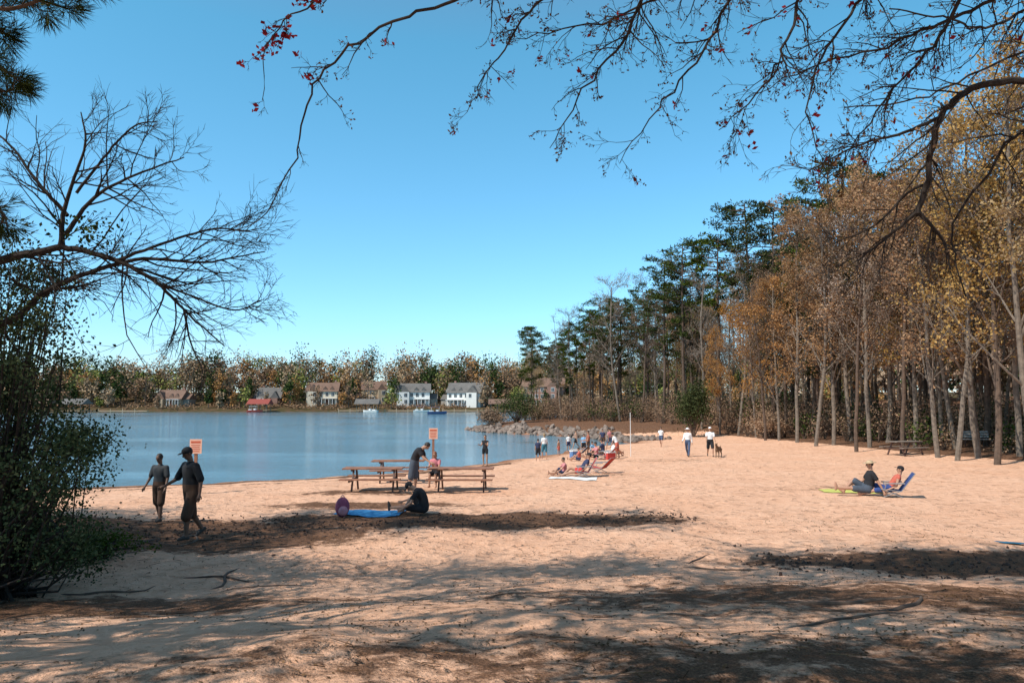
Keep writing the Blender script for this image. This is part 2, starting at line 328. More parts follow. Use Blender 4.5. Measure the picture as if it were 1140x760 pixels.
# distant trees
FS=lambda x: np.interp(x,[-400,-240,-180,-120,-60,0,60,140,260,420],[272,302,314,324,327,330,328,320,302,302])
mb=MB(); rg=np.random.default_rng(12)
dm=[leafmat('far_brown',[(.20,.12,.075),(.35,.22,.135),(.26,.16,.095)],0),leafmat('far_tan',[(.36,.25,.155),(.46,.33,.21),(.29,.20,.12)],0),leafmat('far_pine',[(.03,.048,.018),(.07,.095,.028)],0),leafmat('far_green',[(.17,.19,.055),(.30,.29,.09)],0),leafmat('far_rust',[(.30,.15,.06),(.46,.25,.10)],0)]
def dtree(mb,x,y,ht,ty,w,nl=400,lsz=.85):
    z=H(x,y); lowc=.05 if ty!=2 else .2
    mb.tube([[x,y,z-.5],[x,y,z+ht*.85]],[.25,.04],4,5)
    for j in range(5): a=rg.uniform(0,6.28); h0=rg.uniform(.25,.45); mb.tube([[x,y,z+ht*h0],[x+math.cos(a)*w*.7,y+math.sin(a)*w*.7,z+ht*(h0+.45)]],[.1,.03],3,5)
    cl=rg.normal(size=(18,3)); cl/=np.linalg.norm(cl,axis=1)[:,None]; cl*=rg.uniform(.35,1,(18,1)); zc=(cl[:,2]*.5+.5)
    wid=np.where(ty==2,1-zc*.75,1)[:,None]
    cen=np.concatenate([cl[:,:2]*w*.85*wid,(ht*(lowc+(.95-lowc)*zc))[:,None]],1)+np.array([x,y,z])
    c=np.repeat(cen,nl//18,axis=0)+rg.normal(0,1,(nl//18*18,3))*w*.2
    mb.leaves(c,lsz,ty,.75,r=rg)
houses_xy=[(-88,345),(-46,345),(-22,344),(-64,352),(-153,334),(14,343),(-112,345)]
cnt=0
while cnt<700:
    x=rg.uniform(-330,170) if cnt<620 else rg.uniform(-420,400); row=rg.random()**.8; y=FS(x)+2+row*50
    nh=any(abs(x-hx)<8 and y<hy+8 for hx,hy in houses_xy); oh=any(abs(x-hx)<8 and hy-9<y<hy+8 for hx,hy in houses_xy)
    if oh or (nh and rg.random()<.6): continue
    cnt+=1
    ty=int(rg.choice(5,p=[.27,.22,.24,.12,.15]))
    ht=(rg.uniform(14,21) if rg.random()<.7 else rg.uniform(20,27))*(.8+.3*row)
    if x<-165: ht*=.8
    if y<FS(x)+12: ht*=rg.uniform(.4,.75)
    dtree(mb,x,y,ht,ty,ht*rg.uniform(.24,.38),430 if not nh else 200,.95)
sc_=[]
for k in range(420):
    x=rg.uniform(-330,150); y=FS(x)+rg.uniform(.5,25)
    sc_.append(np.array([x,y,H(x,y)+.6])+rg.normal(0,1,(50,3))*np.array([2,1.2,.6]))
mb.leaves(np.concatenate(sc_),.7,0,.7)
link('distant_trees',mb.mesh('distant_trees',dm+[barkg]))
mb=MB()
for k in range(230):
    y=rg.uniform(12,150); x=rg.uniform(56,115)
    if sdist(x,y)[0]<4: continue
    ht=rg.uniform(9,17); dtree(mb,x,y,ht,int(rg.choice(5,p=[.45,.17,.25,.04,.09])),ht*rg.uniform(.25,.4),440,.75)
link('distant_trees',mb.mesh('distant_trees',dm+[barkg]))
# ---------------- guided branches near the camera
def cat(pts,k=5):
    p=np.array(pts,float); p=np.vstack([2*p[0]-p[1],p,2*p[-1]-p[-2]]); o=[]
    for i in range(1,len(p)-2):
        for t in np.linspace(0,1,k,endpoint=False):
            a,b_,c,d=p[i-1],p[i],p[i+1],p[i+2]
            o.append(.5*(2*b_+(c-a)*t+(2*a-5*b_+4*c-d)*t*t+(3*b_-a-3*c+d)*t**3))
    o.append(p[-2]); return np.array(o)
def limb(mb,wp,r0,r1,rg,K,ntw,Lt,lev,tips,mat=0,droop=0,t0=.1):
    pts=cat(wp,6); m_=len(pts); pts[1:-1]+=rg.normal(0,.012*np.linalg.norm(pts[1]-pts[0])**.5,(m_-2,3)); rr=np.interp(np.linspace(0,1,m_),[0,.25,1],[r0,r0*.75,r1]); mb.tube(pts,rr,7,mat)
    for k in range(ntw):
        t=rg.uniform(t0,1)*(m_-1); i=min(int(t),m_-2); p=pts[i]+(pts[i+1]-pts[i])*(t-i); d=nrm(pts[i+1]-pts[i])
        ax=nrm(np.cross(d,rg.normal(size=3))+np.array([0,0,droop])); an=math.radians(rg.uniform(30,70)); dd=nrm(d*math.cos(an)+ax*math.sin(an))
        grow(mb,p,dd,Lt*rg.uniform(.4,1.25)*(1.15-.5*t/m_),min(rr[i]*.6,K['r1']),lev,4,K,tips,rg,mat,[6,5,4,3,3])
KT=dict(wob=.17,up=[0,-.02,-.03,-.04,-.04],n=[5,5,4,3,0],t0=[.1,.15,.15,.1,0],ang=[(25,60)]*5,ratio=[.5,.55,.5,.5,.5],rr=.62,rmin=.0017,seg=[6,6,5,4,3],r1=.005)
rg=np.random.default_rng(31)
mb=MB(); tips=[]
tr=np.array([2.5,-2.5,1.0]); crown=np.array([2.0,-.5,6.6])
mb.tube(cat([tr,tr+[0,.2,2.5],crown]),np.linspace(.28,.12,11),10,0)
def PP(l,d): return [P(a,b_,d+c) for a,b_,c in l]
B=[([(760,-320,0),(660,-120,0),(560,-25,.1),(480,8,.2),(400,45,.3),(350,95,.4),(332,165,.4),(295,235,.5),(228,272,.5)],.011,19,.30),
 ([(700,-240,0),(560,-90,.2),(430,-22,.3),(350,0,.3),(305,40,.4),(292,112,.4)],.009,16,.24),
 ([(760,-240,.2),(650,-60,.2),(590,15,.3),(548,70,.3),(520,125,.3)],.010,20,.30),
 ([(860,-220,0),(740,-50,0),(700,35,.1),(650,100,.1),(612,165,.1)],.012,30,.36),
 ([(900,-200,.3),(830,-50,.4),(790,45,.4),(740,110,.4),(690,182,.5)],.012,30,.36),
 ([(900,-210,-.2),(900,-50,-.2),(880,30,-.1),(850,95,-.1),(800,145,0)],.012,30,.36),
 ([(1000,-220,.3),(980,-40,.4),(930,40,.4),(900,110,.4),(915,190,.4)],.012,32,.36),
 ([(1150,-160,.2),(1080,-20,.2),(1040,50,.3),(985,110,.3),(930,195,.4)],.014,32,.40),
 ([(1000,-260,.6),(860,-60,.7),(740,0,.7),(640,30,.8),(560,45,.8)],.012,30,.32),
 ([(1200,-120,.6),(1130,-20,.7),(1060,20,.7),(990,50,.8),(900,75,.8),(830,110,.8)],.014,32,.40)]
for wp,r0,nt_,Lt in B:
    w=[crown]+PP(wp,4.3); limb(mb,w,r0*1.5,.0022,rg,KT,nt_,Lt,2,tips,droop=-.3,t0=.28)
tips=np.array(tips); px_,py_,_=proj(tips); lft=px_<350
sel=tips[(rg.random(len(tips))<.3)&~lft]
mb.leaves(np.repeat(sel,2,axis=0)+rg.normal(0,.008,(len(sel)*2,3)),.021,1,.5,r=rg)
sel=tips[(rg.random(len(tips))<.008)&~lft]; mb.leaves(np.repeat(sel,3,axis=0)+rg.normal(0,.012,(len(sel)*3,3)),.035,2,.6,r=rg)
rs=tips[lft&(py_<125)&(rg.random(len(tips))<.2)]; mb.leaves(np.repeat(rs,3,axis=0)+rg.normal(0,.016,(len(rs)*3,3)),.04,2,.6,r=rg)
link('maple_tree',mb.mesh('maple_tree',[barkd,leafmat('maple_buds',[(.10,.035,.02),(.16,.08,.03),(.05,.025,.02)],.3),leafmat('maple_red',[(.22,.02,.03),(.34,.05,.05),(.16,.02,.03)],.4)]))
mb=MB(); tips=[]; tr=np.array([8.5,3.5,H(8.5,3.5)-.2])
top=np.array([8.0,4.5,6.5]); mb.tube(cat([tr,(tr+top)/2+[.2,0,0],top]),np.linspace(.22,.12,11),10,0)
KR=dict(KT); KR['up']=[0,-.03,-.04,-.05,-.05]; KR['rmin']=.003; KR['r1']=.009
for wp,r0,nt_,Lt in [([(1260,70,0),(1140,88,0),(1075,103,.1),(1045,135,.1),(1032,200,.2),(1022,238,.2)],.042,20,.7),
  ([(1022,236,.2),(1050,268,.2),(1058,300,.2)],.02,8,.5),([(1024,234,.2),(990,262,.3),(955,290,.4)],.02,12,.55),([(1032,205,.2),(1010,215,.3),(975,250,.4),(930,270,.5)],.016,12,.55),
  ([(1048,130,.1),(1000,150,.2),(960,160,.3),(900,190,.3)],.018,14,.55),([(1260,120,.1),(1150,140,.2),(1100,190,.3),(1060,260,.4),(1075,330,.4)],.022,13,.55),
  ([(1300,-80,.3),(1180,-10,.3),(1100,30,.4),(1050,20,.5),(990,10,.5)],.022,20,.65),([(1260,20,.8),(1160,50,.9),(1090,80,1),(1020,110,1),(940,120,1)],.02,20,.65)]:
    w=PP(wp,6.2)
    if wp[0][0]>1200: w=[top]+w
    limb(mb,w,r0,.006 if r0<.04 else .024,rg,KR,nt_,Lt,2,tips,droop=-.2,t0=.2)
tips=np.array(tips); sel=tips[rg.random(len(tips))<.15]; mb.leaves(sel,.04,1,.6,r=rg)
link('oak_tree',mb.mesh('oak_near',[barkd,orL]))
# left leaning tree
mb=MB(); tips=[]; base=np.array([-9.6,8.2,H(-9.6,8.2)-.3]); D=10
KL=dict(wob=.13,up=[0,.02,.02,.015,.01],n=[5,5,5,3,0],t0=[.1,.15,.15,.1,0],ang=[(20,50)]*5,ratio=[.5,.6,.55,.5,.5],rr=.6,rmin=.0035,seg=[6,6,6,5,4],r1=.014)
fork=P(-90,330,D-.3); mb.tube(cat([base,(base+fork)/2+[-.2,0,0],fork]),np.linspace(.2,.11,11),9,0)
for wp,r0,nt_,Lt in [([(0,290,0),(40,281,0),(75,276,0),(130,290,.1),(175,315,.1),(205,345,.2),(250,385,.2)],.07,28,1.5),
  ([(0,360,.1),(50,325,.1),(100,303,.1),(160,288,.2),(225,292,.2),(295,280,.3)],.06,28,1.4),
  ([(68,278,0),(70,240,0),(80,205,.1),(95,160,.1),(90,125,.2)],.04,14,1.0),
  ([(72,262,0),(105,220,.1),(150,195,.1),(205,175,.2)],.035,15,1.0),
  ([(85,215,.1),(120,170,.2),(150,140,.2),(175,135,.2)],.022,9,.8),
  ([(75,240,.1),(40,200,.2),(10,160,.2),(-20,140,.2)],.03,12,1.0),
  ([(130,290,.1),(190,268,.1),(240,255,.2),(280,258,.2)],.026,14,1.0),
  ([(175,315,.1),(215,330,.2),(260,345,.2),(290,335,.3)],.02,12,.8),
  ([(205,345,.1),(212,380,.2),(225,410,.2)],.018,10,.6)]:
    w=PP(wp,D)
    if wp[0][0]==0: w=[fork]+w
    limb(mb,w,r0,.008,rg,KL,nt_,Lt,2,tips,t0=.15)
cl=P(105,262,D); mb.leaves(cl+rg.normal(0,1,(200,3))*[.2,.25,.15],.06,1,.7)
link('bare_tree',mb.mesh('left_tree',[barkd,grL]))
# holly / left thicket
mb=MB(); rg=np.random.default_rng(77); cs=[]
gl=[(20,330,60,45,9),(30,380,45,50,10),(0,420,50,80,13),(45,470,45,30,9),(82,492,40,20,12),(20,520,60,60,16),(65,535,42,28,11),(20,600,90,45,24),(80,600,42,30,12),(40,300,40,25,6),(-60,450,80,160,40),(-120,520,90,140,40)]
root=np.array([-7.6,10.8,H(-7.6,10.8)])
for (a,b_,wx,wy,k) in gl:
    for j in range(k*2):
        c=P(a+rg.normal()*wx*.5,b_+rg.normal()*wy*.5,11+rg.normal()*.8)
        if c[2]<H(c[0],c[1])+.1: continue
        if proj(c)[0]>118: continue
        m0=root*.45+c*.55+rg.normal(0,.2,3); m0[2]=min(m0[2],c[2])
        mb.tube([root+rg.normal(0,.25,3)*[1,1,0],m0,c],[.03,.015,.005],4,0)
        cs.append(c+rg.normal(0,1,(120,3))*[.18,.24,.13])
cs=np.concatenate(cs); mb.leaves(cs,.055,1,.6)
mb.tube(cat([root+[-.6,0,-.2],P(0,560,10.6),P(-30,420,10.8),P(-20,330,11)]),np.linspace(.1,.04,16),8,0)
mb.tube(cat([P(85,612,10.6),P(55,580,10.6),P(20,540,10.7),P(0,500,10.8)]),np.linspace(.035,.05,16),7,0)
link('holly_bush',mb.mesh('holly_bush',[barkd,grL]))
shrub('ground_ivy',*G(110,622)[:2],1.5,.5,1800,.06,[barkd,leafmat('ivy',[(.04,.06,.015),(.10,.14,.035)],.2)],seed=15,clumps=20)
mb=MB(); pb=np.array([-9.5,2.5,H(-9.5,2.5)-.3]); ptp=np.array([-9,3,12.]); mb.tube(cat([pb,(pb+ptp)/2,ptp]),np.linspace(.28,.14,11),9,0)
def needles(c,d,n=46,L=.17):
    dd=nrm(d)+rg.normal(0,.6,(n,3)); dd/=np.linalg.norm(dd,axis=1)[:,None]
    mb.leaves(c+dd*L*.5+rg.normal(0,.02,(n,3)),L,1,.035,dirs=dd)
for wp in [[(-200,-60,0),(-80,-20,0),(0,10,0),(60,-5,0),(105,-12,0)],[(-180,20,0),(-60,40,0),(0,75,.1),(22,92,.1)],[(-150,-80,.2),(-40,-40,.2),(30,-5,.2),(75,10,.2)],[(-160,130,.2),(-60,215,.2),(0,235,.2),(2,250,.2)],[(-160,0,.4),(-60,70,.4),(0,100,.4),(10,100,.4)],[(-160,-50,.4),(-60,0,.4),(-10,30,.4),(10,40,.4)]]:
    w=cat([ptp-[0,0,4.5]]+PP(wp,6.5),6); mb.tube(w,np.linspace(.04,.006,len(w)),5,0)
    for i in range(10,len(w)-1):
        for j in range(2):
            d=nrm(w[i+1]-w[i])+rg.normal(0,.7,3); e=w[i]+nrm(d)*.12; mb.tube([w[i],e],[.006,.004],3,0); needles(e,d,38)
    needles(w[-1],w[-1]-w[-2],60)
link('pine_tree',mb.mesh('pine_near',[bark,pineL]))
# surface roots on the bank
mb=MB()
for k in range(26):
    if k<15: x,y=rg.uniform(-9,-4.5),rg.uniform(9.5,15.5)
    else: x,y=rg.uniform(2,9),rg.uniform(6,13)
    a=rg.uniform(-.6,.6)+(0 if rg.random()<.7 else 1.2); pts=[]
    for j in range(9):
        pts.append([x,y,H(x,y)+.006-.03*abs(j/4-1)**3]); a+=rg.normal(0,.25); x+=math.cos(a)*.22; y+=math.sin(a)*.22
    mb.tube(pts,np.array([.3,.7,.9,1,.9,.8,.6,.45,.2])*rg.uniform(.012,.03),6,0)
link('tree_roots',mb.mesh('tree_roots',[bark],True))
# ---------------- unseen grove around/behind the camera, leaf clumps placed to cast the foreground shade
rg=np.random.default_rng(101)
shade_zones=[(.5,10,3.6,11.5,205,-.02),(-8,11,11.0,13.3,125,-.06),(-13,-5,9.5,16.5,100,-.1),(-6.3,3.8,16.8,19.4,75,.15),(-7,.5,3.6,11,85,.3),(4.2,13,12.5,14.4,65,-.1),(-9.2,-5.4,13.0,16.5,60,-1),(-12,-8.6,17,20.5,40,-1)]
trunks=[np.array([-9.,1.5]),np.array([-15.,9.]),np.array([-3.5,-5.5]),np.array([4.,-4.])]
cl=[[] for _ in trunks]
for x0,x1,y0,y1,nn,rj in shade_zones:
    k=0;tr_=0
    while k<nn and tr_<nn*60:
        tr_+=1
        g_=np.array([rg.uniform(x0,x1),rg.uniform(y0,y1),.5])
        if noise.noise(Vector((g_[0]*.55,g_[1]*.85,3.1)))<(-.12+rj*.5): continue
        h=4.2+9*rg.random()**1.6; c=g_+SUN/SUN[2]*h
        a,b_,z_=proj(c)
        if z_>0 and -140<a<1280 and b_>-120: continue
        if np.linalg.norm(c-C)<2.2: continue
        j=int(np.argmin([np.hypot(*(c[:2]-t)) for t in trunks])); cl[j].append(c); k+=1
def infr(p,mg=45):
    a,b_,z_=proj(p); return (z_>-.3)&(a>-mg)&(a<1140+mg)&(b_>-mg)
for j,t in enumerate(trunks):
    if not cl[j]: continue
    mb=MB(); z0=H(*t); nodes=[np.array([t[0],t[1],z0+k*.8]) for k in range(3,13)]; mb.tube([[t[0],t[1],z0-.3],[t[0]+.1,t[1],z0+4],[t[0],t[1],z0+9.8]],[.3,.22,.08],9,0)
    cc=sorted(cl[j],key=lambda c:np.hypot(*(c[:2]-t)))
    for c in cc:
        NA=np.array(nodes); k=int(np.argmin(np.linalg.norm(NA-c,axis=1)+.25*np.hypot(NA[:,0]-t[0],NA[:,1]-t[1]))); a=NA[k]; L=np.linalg.norm(c-a)
        w=cat([a,a+(c-a)*.35+rg.normal(0,.09*L,3),a+(c-a)*.7+rg.normal(0,.07*L,3),c],3); r0=max(.035,.10-.009*np.hypot(*(a[:2]-t)))
        if not np.any(infr(w)): mb.tube(w,np.linspace(r0,.018,len(w)),5,0); nodes+= [w[5],w[-1]]
        lc=c+rg.normal(0,1,(62,3))*[.40,.40,.3]; lc=lc[~infr(lc)]
        mb.leaves(lc,.14,1,.75,r=rg)
        for q in range(8):
            e=c+rg.normal(0,.8,3)
            if infr(e) or infr(c): continue
            mb.tube([c,(c+e)/2+rg.normal(0,.08,3),e],[.018,.012,.007],3,0)
    link('oak_tree',mb.mesh('shade_canopy_oak',[bark,leafmat('oak_leaves%d'%j,[(.07,.07,.02),(.15,.11,.04),(.11,.09,.03)],.08)]))
mb=MB(); pts=[]
while len(pts)<12000:
    y=rg.uniform(3.5,20); x=rg.uniform(-.8*y-1,.8*y+1)
    if noise.noise(Vector((x*.5,y*.8,9)))<rg.uniform(-.3,.5): continue
    pts.append((x,y))
pts=np.array(pts); zz=ter(pts[:,0],pts[:,1])+.008; mb.leaves(np.column_stack([pts,zz]),.03,0,.6,flat=.8)
for k in range(700):
    i=rg.integers(len(pts)); a=rg.uniform(0,3.14); L=rg.uniform(.04,.25); p=np.array([*pts[i],zz[i]+.01]); e=p+np.array([math.cos(a),math.sin(a),0])*L; e[2]=H(e[0],e[1])+.015; mb.tube([p,e],[.004,.002],3,0)
link('leaf_litter',mb.mesh('leaf_litter',[ltL]))
mb=MB()
for k in range(1800):
    if k%3==0: x=rg.normal(-7.5,2.4); y=rg.normal(16.8,1.1)
    elif k%3==1: x=rg.uniform(-6,4.5); y=rg.normal(18.2+.1*x,.7)
    else: x=rg.uniform(4,13); y=rg.normal(13,.7)
    s=rg.uniform(.01,.034); mb.ell([x,y,H(x,y)+s*.2],[s*1.8,s,s*.6],0,np.linalg.qr(rg.normal(size=(3,3)))[0],5,4)
link('driftwood_debris',mb.mesh('driftwood_debris',[simple('debris',(.07,.04,.028),.95,.4)]))
# ---------------- people
skinA=simple('skin_tan',(.42,.23,.15),.6,.08); skinB=simple('skin_brown',(.16,.085,.055),.6,.08)
hairD=simple('hair_dark',(.02,.014,.011),.6,.2); hairR=simple('hair_red',(.2,.07,.03),.6,.2); hairL=simple('hair_blond',(.3,.2,.1),.6,.2)
black=simple('cloth_black',(.014,.014,.017),.9,.2); eyeM=simple('eye_dark',(.02,.015,.012),.3)
def cloth(nm,c): return simple('cloth_'+nm,c,.9,.12,14)
def sdir(p,spl=0,side=1):
    p=math.radians(p); s=math.radians(spl); return np.array([side*math.sin(s),math.sin(p)*math.cos(s),-math.cos(p)*math.cos(s)])
def person(name,x,y,yaw,Ht,pose,mats,seat=None,hat=None,long=False,sleeve=.55,shorts=.85,fem=False,vox=.02,fat=1.0):
    q=dict(lean=0,lean2=None,head=None,hip=(3,-3),knee=(4,6),spl=4,sh=(6,-6),el=(14,14),asp=8); q.update(pose)
    s=Ht/1.75; mb=MB(); segs=[]
    def cap(a,b_,ra,rb,m_,sd=12):
        if m_ in(1,2): ra*=fat; rb*=fat
        mb.tube([a,b_],[ra,rb],sd,0,cap=True); mb.ell(a,[ra]*3,0,None,sd,8); mb.ell(b_,[rb]*3,0,None,sd,8); segs.append((a,b_,ra,rb,m_))
    pel=np.zeros(3); L1=q['lean']; L2=q['lean2'] if q['lean2'] is not None else L1
    def up(L): L=math.radians(L); return np.array([0,math.sin(L),math.cos(L)]),np.array([0,math.cos(L),-math.sin(L)])
    u1,f1=up(L1);u2,f2=up(L2); um,fm=up((L1+L2)/2)
    mid=pel+u1*.22; ch=mid+um*.16; nb=ch+u2*.13; X1=np.array([1.,0,0])
    g_=.92 if fem else 1
    rings=[(pel-u1*.07,.12*fat,.09*fat,f1),(pel,.172*fat,.122*fat,f1),(pel+u1*.1,(.158 if not fem else .145)*fat,.118*fat**1.5,f1),(mid,.148*g_*fat,.112*fat**1.5,fm),(ch-um*.02,.178*g_*fat,.125*fat,fm),(ch+u2*.06,.188*g_*fat,.115*fat,f2),(nb-u2*.02,.13*g_,.09,f2),(nb+u2*.015,.07,.065,f2)]
    vs=[];sd=16
    for c,rx,ry,f in rings:
        for k in range(sd):
            a=2*math.pi*k/sd; vs.append(c+X1*rx*math.cos(a)+f*ry*math.sin(a))
    fs=[[i*sd+j,i*sd+(j+1)%sd,(i+1)*sd+(j+1)%sd,(i+1)*sd+j] for i in range(len(rings)-1) for j in range(sd)]
    fs+=[list(range(sd-1,-1,-1)),list(range((len(rings)-1)*sd,len(rings)*sd))]; mb.add(vs,fs,0)
    for sx_ in(-.07,0,.07):
        segs.append((mid-u1*.11+X1*sx_,ch+u2*.05+X1*sx_,.11,.115,1)); segs.append((pel-u1*.03+X1*sx_,pel+u1*.07+X1*sx_,.12,.115,2))
    hl=q['head'] if q['head'] is not None else L2*.6
    uh,fh=up(hl); nk=nb+u2*.07; cap(nb,nk+uh*.03,.055,.052,0); hc=nk+uh*.12+fh*.015
    Rh=np.column_stack([X1,fh,uh])
    mb.ell(hc+uh*.02,[.074,.092,.10],0,Rh,16,12); mb.ell(hc-uh*.045+fh*.02,[.056,.066,.075],0,Rh,14,10); segs.append((hc,hc,.09,.09,0))
    fingers=[]
    for sd_,i in((-1,0),(1,1)):
        hip=pel+X1*sd_*.092-u1*.03; kn=hip+sdir(q['hip'][i],q['spl'],sd_)*.43; sp=q['hip'][i]-q['knee'][i]; an=kn+sdir(sp,q['spl']*.2,sd_)*.42
        lm=0 if shorts<1.5 else 2
        cap(hip,kn,.083,.056,lm); cap(kn,kn+(an-kn)*.35,.054,.056,lm); cap(kn+(an-kn)*.35,an,.056,.036,lm)
        if shorts<1.5: cap(hip,hip+(kn-hip)*shorts,.098,.088,2)
        else: cap(hip,kn,.094,.07,2); cap(kn,kn+(an-kn)*.9,.07,.055,2)
        fd=sdir(sp+90,6,sd_); heel=an-sdir(sp+90,6,sd_)*.045+sdir(sp)*.035; toe=an+fd*.155+sdir(sp)*.045
        cap(heel,an+fd*.07+sdir(sp)*.025,.038,.042,3); cap(an+fd*.07+sdir(sp)*.03,toe,.042,.028,3)
        sh=ch+u2*.075+X1*sd_*.175*g_*fat; a0=q['sh'][i]; aa=q['asp']; el=sh+sdir(a0,aa,sd_)*.29; ee=q['el'][i]; wr_=el+sdir(a0+ee,aa*.4,sd_)*.25
        cap(sh,el,.05,.04,0); cap(el,wr_,.041,.027,0); cap(ch+u2*.06+X1*sd_*.12*g_,sh,.07,.058,1)
        if sleeve>0: cap(sh,sh+(el-sh)*min(sleeve,1),.062,.06,1)
        if sleeve>1: cap(el,el+(wr_-el)*.95,.05,.038,1)
        hd=sdir(a0+ee+8,aa*.4,sd_); pe=wr_+hd*.085; cap(wr_+hd*.02,pe,.03,.034,0)
        side=nrm(np.cross(hd,X1))
        for k,(o,l) in enumerate(((-.027,.062),(-.009,.075),(.009,.08),(.027,.068))):
            p0=pe+side*o; p1=p0+hd*l*.55; p2=p1+nrm(hd-X1*sd_*.7)*l*.5; fingers.append(([p0-hd*.01,p1,p2],[.0095,.009,.007]))
        p0=wr_+hd*.04+side*.03; fingers.append(([p0,p0+nrm(hd+side*.8)*.035,p0+nrm(hd*1.3+side*.5)*.065],[.012,.011,.008]))
    me0=mb.mesh('b',[]); o=bpy.data.objects.new('tmp',me0); scene.collection.objects.link(o); md=o.modifiers.new('r','REMESH'); md.mode='VOXEL'; md.voxel_size=vox
    ms=o.modifiers.new('s','SMOOTH'); ms.factor=.5; ms.iterations=3
    dg=bpy.context.evaluated_depsgraph_get(); ev=bpy.data.meshes.new_from_object(o.evaluated_get(dg)); bpy.data.objects.remove(o)
    nv=len(ev.vertices); V=np.empty(nv*3,np.float32); ev.vertices.foreach_get('co',V); V=V.reshape(-1,3).astype(float)
    fs=[list(p.vertices) for p in ev.polygons]; cen=np.array([V[f].mean(0) for f in fs])
    best=np.full(len(fs),1e9); bm=np.zeros(len(fs),int)
    for a,b_,ra,rb,m_ in segs:
        e=b_-a; L=e@e; t=np.clip(((cen-a)@e)/L,0,1) if L>1e-9 else np.zeros(len(cen)); d=np.linalg.norm(cen-a-t[:,None]*e,axis=1)-(ra+(rb-ra)*t)
        k=d<best; best[k]=d[k]; bm[k]=m_
    m2=MB(); m2.V.append(V); m2.n=nv; m2.O=[(f,int(k)) for f,k in zip(fs,bm)]
    for p_,r_ in fingers: m2.tube(p_,r_,6,0,cap=True)
    for e in(-1,1):
        m2.ell(hc+fh*.084+X1*e*.032+uh*.012,[.013,.008,.009],6,Rh,8,5); m2.ell(hc+X1*e*.076-uh*.005,[.012,.02,.03],0,Rh,8,6)
        m2.ell(hc+fh*.088+X1*e*.032+uh*.032,[.018,.006,.005],4,Rh,8,4)
    m2.ell(hc+fh*.098-uh*.015,[.012,.018,.024],0,Rh,8,6); m2.ell(hc+fh*.082-uh*.058,[.024,.008,.006],6,Rh,8,5)
    m2.ell(hc-fh*.016+uh*.036,[.083,.094,.096],4,Rh,14,9)
    if long: m2.ell(hc-fh*.05-uh*.05,[.075,.05,.13],4,Rh,12,8)
    if hat:
        m2.ell(hc-fh*.004+uh*.06,[.09,.102,.075],5,Rh,16,8)
        if hat=='cap': m2.ell(hc+fh*.12+uh*.055,[.065,.07,.008],5,Rh,14,5)
        else: m2.ell(hc+uh*.055,[.18,.19,.012],5,Rh,18,5)
    A=np.concatenate(m2.V)*s
    if seat is None: A[:,2]-=A[:,2].min()
    else: A[:,2]+=seat+.105*s
    m2.V=[A]; me_=m2.mesh(name,mats+[eyeM],True)
    return link(name,me_,(x,y,H(x,y)-.005),math.radians(yaw))
walk=dict(hip=(24,-16),knee=(10,26),sh=(-20,22),el=(18,30))
def hp(px,py,hpx): g_=G(px,py); return g_[0],g_[1],hpx*g_[1]/F*1.0
bs=cloth('brown_shorts',(.07,.035,.02)); shoe=simple('shoe',(.05,.045,.04),.8); white=cloth('white',(.75,.74,.72)); jean=cloth('denim',(.06,.09,.16))
x,y,h=hp(211,600,100); person('walking_man',x,y,140,h,dict(hip=(20,-12),knee=(18,22),sh=(-14,22),el=(22,38),asp=18,lean=4,head=22,spl=8),[skinB,black,bs,shoe,hairD,black],hat='cap',vox=.016,shorts=1.12,sleeve=.9,fat=1.18)
x,y,h=hp(176,581,73); person('walking_boy',x,y,165,h,dict(hip=(10,-8),knee=(8,12),sh=(4,10),el=(20,24),asp=14,head=14),[skinB,cloth('charcoal',(.035,.038,.042)),bs,shoe,hairD,black],vox=.018,shorts=1.0,sleeve=.75,fat=1.1)
x,y,_=hp(461,549,60); person('bending_man',x,y-.1,-98,1.78,dict(lean=16,lean2=48,head=58,hip=(4,-8),knee=(8,6),sh=(22,38),el=(26,20),asp=8),[skinA,black,cloth('slate',(.06,.075,.10)),shoe,hairD,black],shorts=.95,fat=1.12)
x,y,_=hp(472,573,30); person('sitting_man',x,y,85,1.75,dict(lean=8,lean2=50,head=62,hip=(96,128),knee=(8,92),sh=(24,45),el=(30,24),asp=12),[skinA,black,black,shoe,hairD,black],hat='cap',shorts=.9,fat=1.1)
x,y,h=hp(540,518,33); person('standing_woman',x,y,160,h,dict(sh=(25,25),el=(85,80)),[skinA,black,black,skinA,hairD,black],long=True,fem=True,shorts=.45,sleeve=.1,vox=.025)
x,y,h=hp(599,513,24); person('standing_child',x,y,10,h,{},[skinA,cloth('navy',(.03,.04,.09)),black,skinA,hairD,black],vox=.03)
x,y,h=hp(606,511,28); person('standing_woman',x,y,20,h,dict(hip=(8,-6)),[skinA,white,cloth('teal',(.04,.15,.2)),skinA,hairL,black],long=True,fem=True,vox=.03)
x,y,h=hp(766,508,32); person('walking_woman',x,y,150,h,dict(walk),[skinA,white,jean,shoe,hairL,white],hat='brim',shorts=2,sleeve=1.5,vox=.025)
x,y,h=hp(791,508,33); person('walking_man',x,y,170,h,dict(walk,sh=(20,25),el=(40,30)),[skinA,white,black,shoe,hairD,white],hat='cap',vox=.025,fat=1.1)
x,y,h=hp(655,508,28); person('standing_man',x,y,100,h,dict(sh=(20,20),el=(60,60)),[skinA,cloth('rust',(.3,.1,.06)),bs,skinA,hairD,black],vox=.03)
x,y,h=hp(687,510,29); person('bending_woman',x,y,60,h,dict(lean=20,lean2=35),[skinA,white,cloth('coral',(.5,.12,.08)),skinA,hairD,black],fem=True,vox=.03)
sitg=dict(lean=-4,lean2=12,hip=(96,130),knee=(6,95),sh=(40,45),el=(20,20))
